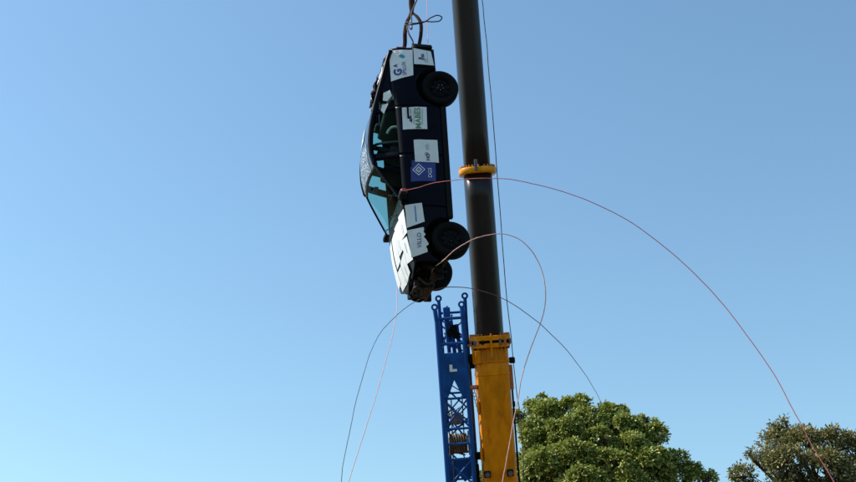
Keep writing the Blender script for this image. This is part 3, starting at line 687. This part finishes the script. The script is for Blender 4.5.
# sponsor sheets
def wr(x, z): return .006 * mnoise.noise(Vector((x * 9, z * 9, 1.7)))
def sheet(corners, m='paper', y0=.82, torn=0, off=.007):      # pixel corners: nose-side top... order TL,TR,BR,BL in the photo
    C = [px2car(px, py, y0) for px, py in corners]; rs = random.Random(len(corners) + int(corners[0][0]))
    n = 10; jit = [rs.uniform(-1, 1) * torn for _ in range(n + 1)]
    def fn(a, b):
        p = [C[0][i] * (1 - a) * (1 - b) + C[1][i] * a * (1 - b) + C[2][i] * a * b + C[3][i] * (1 - a) * b for i in (0, 1)]
        if torn and a > .99: p[1] += jit[int(b * n + .5)]
        return (p[0], side_y(*p) + off + wr(*p), p[1])
    o = MB().grid(fn, n, n).build('sponsor_sheet', m, car, True); return o, C
def text_on(sheet_o, body, centre, size, m, rot=0., yscale=1., bold=0.0, o=.0125):
    cu = bpy.data.curves.new('lettering', 'FONT'); cu.body = body; cu.size = size; cu.align_x = 'CENTER'; cu.align_y = 'CENTER'; cu.offset = bold; cu.resolution_u = 3
    t = bpy.data.objects.new('lettering', cu); COL.objects.link(t)
    bpy.context.view_layer.update()
    dg = bpy.context.evaluated_depsgraph_get(); me = bpy.data.meshes.new_from_object(t.evaluated_get(dg)); bpy.data.objects.remove(t)
    c, s_ = math.cos(rot), math.sin(rot)
    for v in me.vertices:
        u, w = v.co.x, v.co.y * yscale; u, w = c * u - s_ * w, s_ * u + c * w
        x, z = centre[0] - u, centre[1] + w
        v.co = Vector((x, side_y(x, z) + o + wr(x, z), z))
    me.materials.clear(); me.materials.append(M[m]); return link('lettering', me, sheet_o)
def mark(sheet_o, poly, m, nm='mark', o=.0125):         # flat printed polygon given in pixel coordinates
    C = [px2car(px, py, .82) for px, py in poly]
    return mesh_obj(nm, [(x, side_y(x, z) + o + wr(x, z), z) for x, z in C], [tuple(range(len(C)))], m, sheet_o)
def ring_mark(sheet_o, poly, m, k=.72, nm='mark'):
    cx = sum(p[0] for p in poly) / len(poly); cy = sum(p[1] for p in poly) / len(poly); n = len(poly)
    Q = list(poly) + [(cx + (x - cx) * k, cy + (y - cy) * k) for x, y in poly]
    C = [px2car(*q, .82) for q in Q]
    return mesh_obj(nm, [(x, side_y(x, z) + .0125 + wr(x, z), z) for x, z in C], [(i, (i + 1) % n, n + (i + 1) % n, n + i) for i in range(n)], m, sheet_o)
s1, _ = sheet([(390, 46.5), (413, 48), (413.3, 75), (391.5, 79.5)])
text_on(s1, 'G', px2car(398.5, 71, .82), .17, 'ink_navy', bold=.007); text_on(s1, 'A', px2car(396, 64, .82), .085, 'ink_navy', bold=.003)
text_on(s1, 'SPILUX', px2car(404.5, 67.5, .82), .085, 'ink_navy'); text_on(s1, 'ES', px2car(398, 49.5, .82), .07, 'ink_navy')
mark(s1, [(399, 54), (401, 52.2), (403.5, 53), (405.5, 55), (404, 56.5), (401.5, 56)], 'ink_teal')
s2, _ = sheet([(413.8, 46.5), (431.5, 49.5), (434.3, 64.5), (414, 64)], off=.024)
text_on(s2, 'mu', px2car(422.5, 56, .82), .10, 'ink_navy', bold=.003, o=.029); text_on(s2, 'TIRI', px2car(426, 60, .82), .05, 'ink_grey', o=.029); mark(s2, [(418.6, 58.8), (418.6, 56.6), (421.2, 56.6), (421.2, 58.8)], 'ink_red', o=.029)
mark(s2, [(427.6, 63), (428.2, 63), (427.7, 50), (427.2, 50)], 'ink_grey', o=.029)
s3, _ = sheet([(402, 107.3), (426.3, 107.3), (427.2, 129.3), (403, 129.3)])
text_on(s3, 'MABES', px2car(418, 118.5, .82), .125, 'ink_green', bold=.002)
mark(s3, [(406.8, 118.6), (411.3, 115.2), (411.3, 119.6)], 'ink_black', 'mountain_mark'); mark(s3, [(409, 120.5), (412, 118.6), (412, 123.2)], 'ink_black', 'mountain_mark')
for x in (410.4, 413.4, 421.8): mark(s3, [(x, 109), (x + .4, 109), (x + .6, 125 if x > 411 else 114), (x + .2, 125 if x > 411 else 114)], 'ink_green', 'print_line')
s4, _ = sheet([(413.5, 140), (437.4, 140), (439, 162.5), (415, 162)])
text_on(s4, 'HO', px2car(428, 157.2, .82), .08, 'ink_black', bold=.002); text_on(s4, 'TEL', px2car(427.3, 147, .82), .075, 'ink_grey', rot=.25)
ring_mark(s4, [(426.3 + 1.6 * math.cos(t), 154.2 + 1.7 * math.sin(t)) for t in np.linspace(0, 2 * math.pi, 11)[:-1]], 'ink_black')
s5, _ = sheet([(410.3, 160), (435.5, 163), (436, 181), (411, 181.5)], 'bluesheet', off=.004)
D = [(412.2, 170), (418.4, 164), (425, 170), (418.5, 176)]
ring_mark(s5, D, 'ink_white', .84); DC = (418.5, 170)
for k in (.55, .25): ring_mark(s5, [(DC[0] + (x - DC[0]) * k, DC[1] + (y - DC[1]) * k) for x, y in D], 'ink_white', .7)
text_on(s5, 'DGS', px2car(430, 173, .82), .085, 'ink_white')
s6, _ = sheet([(405, 204.8), (421.6, 203.2), (424.5, 222), (407, 227.6)])
mark(s6, [(414.3, 206), (415.2, 206), (416.8, 222), (415.6, 222)], 'ink_blue', 'print_line')
s7, _ = sheet([(407.2, 230), (422.5, 227.5), (429, 251), (412, 256.5)], torn=.03)
text_on(s7, 'VILLO', px2car(419.5, 240, .82), .09, 'ink_navy')
# sheets folded over the fender edge, on the bonnet, boot lid and roof
def top_sheet(fn, x0, x1, ya, yb, m='paper', nm='sponsor_sheet', o=.010, skew=0., crump=.0018):
    def f(a, b):
        y = ya + (yb - ya) * b; x = x0 + (x1 - x0) * a + skew * (b - .5); p = fn(x, y, o); p.z += crump * mnoise.noise(Vector((x * 11, y * 11, 3))); return p
    return MB().grid(f, 10, 10).build(nm, m, car, True)
top_sheet(bon_pt, .82, 1.20, .46, .80, o=.022); top_sheet(bon_pt, 1.23, 1.60, .43, .77, skew=.05, o=.032)
top_sheet(bon_pt, .86, 1.32, .08, .44, skew=.0, o=.016); top_sheet(bon_pt, 1.40, 1.72, .03, .40, skew=-.05, o=.025)
top_sheet(bon_pt, .88, 1.38, -.36, .04, o=.009); top_sheet(bon_pt, 1.43, 1.72, -.50, -.02, skew=.03, o=.015); top_sheet(bon_pt, .88, 1.60, -.72, -.38, o=.020)
mark_lines = [(1.0, .62), (1.30, .60), (1.1, .25), (1.52, .22)]
for x, y in mark_lines:       # faint print on the bonnet sheets
    MB().grid(lambda a, b: bon_pt(x + .16 * a, y + .02 * b, .037), 4, 1).build('print_line', 'ink_grey', car)
mb = MB(); mb.rbox((1.84, -.06, .56), (.12, .74, .26), .05); mb.rbox((1.80, -.30, .66), (.14, .36, .16), .05, ROT('X', 20)); mb.build('crumpled_front_beam', 'engine', car, True)
top_sheet(boot_pt, -1.98, -1.55, .52, .735); top_sheet(boot_pt, -1.95, -1.60, .20, .50, skew=.06, crump=.02)
top_sheet(boot_pt, -1.96, -1.62, -.50, .12, 'purple', 'crumpled_foil', .035, .08, .05); top_sheet(boot_pt, -1.72, -1.50, -.58, -.25, 'paper', 'crumpled_sheet', .035, .1, .05)
top_sheet(boot_pt, -1.98, -1.56, -.62, -.40, 'black', 'crumpled_cover', .045, .12, .07); top_sheet(boot_pt, -1.80, -1.55, -.2, .16, 'webbing', 'crumpled_cover', .045, -.1, .06)
top_sheet(roof_pt, -.46, .02, -.52, .42, 'print', 'roof_reflection_print', .006); top_sheet(roof_pt, -.85, -.62, -.22, .14, 'paper')  # wavy roof patch: sky reflection and lettering drawn together
# torn white paper behind the quarter window
for poly in ([(383.5, 92.5), (389.5, 91), (391.5, 97), (387, 101.5), (383, 100)], [(382.5, 104), (388, 104), (384, 113.5), (381, 109)]):
    P = [px2car(px, py, .72) for px, py in poly]; c = (sum(p[0] for p in P) / len(P), sum(p[1] for p in P) / len(P))
    Q = [c] + [(c[0] + (p[0] - c[0]) * k, c[1] + (p[1] - c[1]) * k) for k in (.55, 1) for p in P]; n = len(P)
    V = [(x, side_y(x, z) + .012 + .008 * mnoise.noise(Vector((x * 20, z * 20, 1))), z) for x, z in Q]
    mesh_obj('torn_paper', V, [(0, 1 + i, 1 + (i + 1) % n) for i in range(n)] + [(1 + i, 1 + n + i, 1 + n + (i + 1) % n, 1 + (i + 1) % n) for i in range(n)], 'paper', car)
P = [px2car(px, py, .60) for px, py in ((387, 133.5), (388.5, 130.5), (391, 128), (394, 127), (397, 127.2), (399.5, 129))]
MB().tube(catmull([(x, .60, z) for x, z in P], 6), .022, 8).build('highlight_bar', 'paper', car, True)  # white tube drawn in place of a bright highlight inside the cabin
mb = MB(); mb.rbox((.555, .865, .93), (.07, .08, .11), .028); mb.build('red_knot', 'redknot', car, True)

# ---------------------------------------------------------------- slings, wires and cords
def cord(name, pts, r, m, label, cat, tail=None, group=None, flat=None, k=10, n=6, wob=0.):
    P = [at(*p) if not isinstance(p, Vector) else p for p in pts] + (tail or [])
    c = catmull(P, k)
    if wob:
        sd = sum(map(ord, label)) * .37; N = len(c)
        c = [p + Vector([mnoise.noise(Vector((i * .11 + sd, 7.3 * q, sd))) + .35 * mnoise.noise(Vector((i * .37 + sd, 3.1 * q, sd))) for q in range(3)]) * wob * min(1, i / 12, (N - 1 - i) / 6) for i, p in enumerate(c)]
    mb = MB(); mb.tube(c, r if flat is None else [r] * len(c), n, flat=flat)
    o = mb.build(name, m, None, True); tag(o, label, cat, group); return o
def ground_tail(px, py, Y, dx=0, dy=0):
    p = at(px, py, Y); return [Vector((p.x + dx * .5, p.y + dy * .5, p.z * .45)), Vector((p.x + dx * .85, p.y + dy * .85, .25)), Vector((p.x + dx, p.y + dy, .012)), Vector((p.x + dx * 1.1 + .5, p.y + dy - .3, .012))]
T1 = CARM @ Vector((-2.02, .45, .75)); T2 = CARM @ Vector((-2.03, .55, .50))
hk = hook + Vector((0, 0, -.09))
cord('lifting_sling', [CARM @ Vector((-1.9, .50, .98)), (404.3, 47, 16.35), (405, 33, 16.35), (407, 22, 16.5), (411, 13.5, 16.7), (412.8, 4, 16.8), (411, -14, 16.85), hk], (.034, .012), 'webbing', 'brown webbing sling on the boot edge beside the white lettered sheet', 'sling', flat=(1, 0, 0))
cord('lifting_sling', [CARM @ Vector((-1.9, .55, .62)), (418.5, 47, 16.35), (421, 33, 16.35), (420.7, 23, 16.4), (417, 16.5, 16.5), (412, 12, 16.65), (410.5, 3, 16.75), (412, -14, 16.85), hk + Vector((.03, 0, 0))], (.030, .012), 'webbing', 'brown webbing sling looping down to the rear bumper', 'sling', flat=(1, 0, 0))
cord('sling_rope', [CARM @ Vector((-1.95, .50, .8)), (413, 42, 16.3), (409, 34, 16.3), (407.5, 26, 16.4), (411, 29, 16.3), (411.5, 20, 16.5), (411.5, 13, 16.6), (414.5, 5, 16.7), (417.5, -3, 16.75), (414, -20, 16.8), hk + Vector((-.02, -.02, 0))], .013, 'rope_dark', 'thin dark rope twisted between the brown slings above the car', 'rope')
cord('wire_loop', [(405.5, 25, 16.3), (413, 24.3, 16.25), (425, 21.5, 16.2), (432, 17, 16.2), (438, 15.2, 16.2), (441.8, 17, 16.2), (440, 20.5, 16.2), (434, 21.6, 16.2), (425, 21.4, 16.18), (416, 23, 16.2), (406, 22, 16.3)], .011, 'wire', 'thin black wire loop sticking out from the slings above the car', 'wire')
cord('release_line', [(428, 47, 16.3), (427.6, 25, 16.35), (427, 0, 16.45), (426, -40, 16.7), (424, -120, 17)], .005, 'rope_pink', 'fine pink line running straight up from the rear bumper of the car', 'line')
cord('tag_line', [CARM @ Vector((.555, .90, .90)), (416, 188.3, 15.85), (435, 183, 15.6), (455, 180, 15.4), (480, 178.6, 15.2), (505, 179, 15.1), (540, 185.2, 15), (580, 197.5, 14.9), (620, 216, 14.8), (660, 243.5, 14.7), (700, 279, 14.6), (740, 326, 14.5), (770, 369, 14.4), (795, 413, 14.3), (815, 450, 14.2), (836, 486, 14.1)], .0056, 'rope_red', 'long red cord arching from the door mirror over to the olive tree', 'cord', ground_tail(836, 486, 14.1, 1.2, -.6), 'slack cords thrown from the car', wob=.010)
cord('tag_line', [CARM @ Vector((1.55, -.45, .35)), (434, 268, 16.5), (445, 259, 16.0), (458, 248, 15.8), (472, 240, 15.7), (488, 235, 15.7), (502, 233.6, 15.7), (516, 237.5, 15.7), (530, 249.5, 15.7), (540, 266, 15.8), (545, 286, 15.9), (545, 304, 16), (540, 325, 16.1), (531, 348, 16.2), (523, 373, 16.3), (518, 398, 16.4), (512.5, 428, 16.5), (507, 457, 16.6), (501.5, 486, 16.7)], .0075, 'rope_pink', 'pale pink cord looping past the boom and down in front of its yellow section', 'cord', ground_tail(501.5, 486, 16.7, -.4, 0), 'slack cords thrown from the car', wob=.010)
cord('tag_line', [CARM @ Vector((1.72, -.55, .45)), (436, 289, 17.6), (450, 287, 17.8), (466, 288, 18), (485, 291.8, 18.4), (505, 300, 19), (530, 316, 20), (555, 338, 22), (576, 362, 26), (590, 382, 31), (600, 400, 36), (608, 418, 40)], .007, 'rope_wine', 'thin dark wine cord curving from the car nose down behind the green tree', 'cord', [Vector((at(620, 450, 44).x, 44, 8.)), Vector((at(640, 500, 46).x, 46, 3)), Vector((at(650, 500, 47).x, 47, .02))], 'slack cords thrown from the car', wob=.010)
cord('tag_line', [CARM @ Vector((1.0, -.78, .86)), (396.4, 268, 17.9), (397.3, 290, 17.7), (396.5, 312, 17.4), (392.5, 334, 17.2), (386, 361, 17), (377, 392, 16.8), (366, 428, 16.6), (356, 458, 16.5), (347.5, 486, 16.4)], .0055, 'rope_pink', 'fine pink cord falling from the bonnet edge, crossing a slate cord', 'cord', ground_tail(347.5, 486, 16.4, -.5, 0), 'slack cords thrown from the car', wob=.010)
cord('tag_line', [CARM @ Vector((1.93, -.1, .55)), (408, 306, 17), (396, 316.5, 16.8), (383, 329.5, 16.6), (373, 346, 16.4), (364, 373, 16.2), (356, 402, 16.1), (349, 434, 16), (344, 462, 15.9), (340.5, 486, 15.8)], .0055, 'rope_blue', 'fine slate grey cord bowing out from the engine and hanging down', 'cord', ground_tail(340.5, 486, 15.8, -.3, 0), 'slack cords thrown from the car', wob=.010)
cw = [(478, -60), (482.3, 0), (484.2, 20), (487.2, 50), (489.4, 80), (493, 120), (496.6, 165), (499.5, 205), (503, 250), (506, 290), (510.3, 330), (514, 368), (517, 395), (521, 424), (523, 455), (524, 500)]
cord('boom_cable', [(x, y, 21.5 + 5.2 * max(0, y) / 482) for x, y in cw], .0095, 'rope_dark', 'dark steel cable hanging slack along the right side of the boom', 'cable', ground_tail(524, 500, 26.9, -.2, 0), wob=.010)
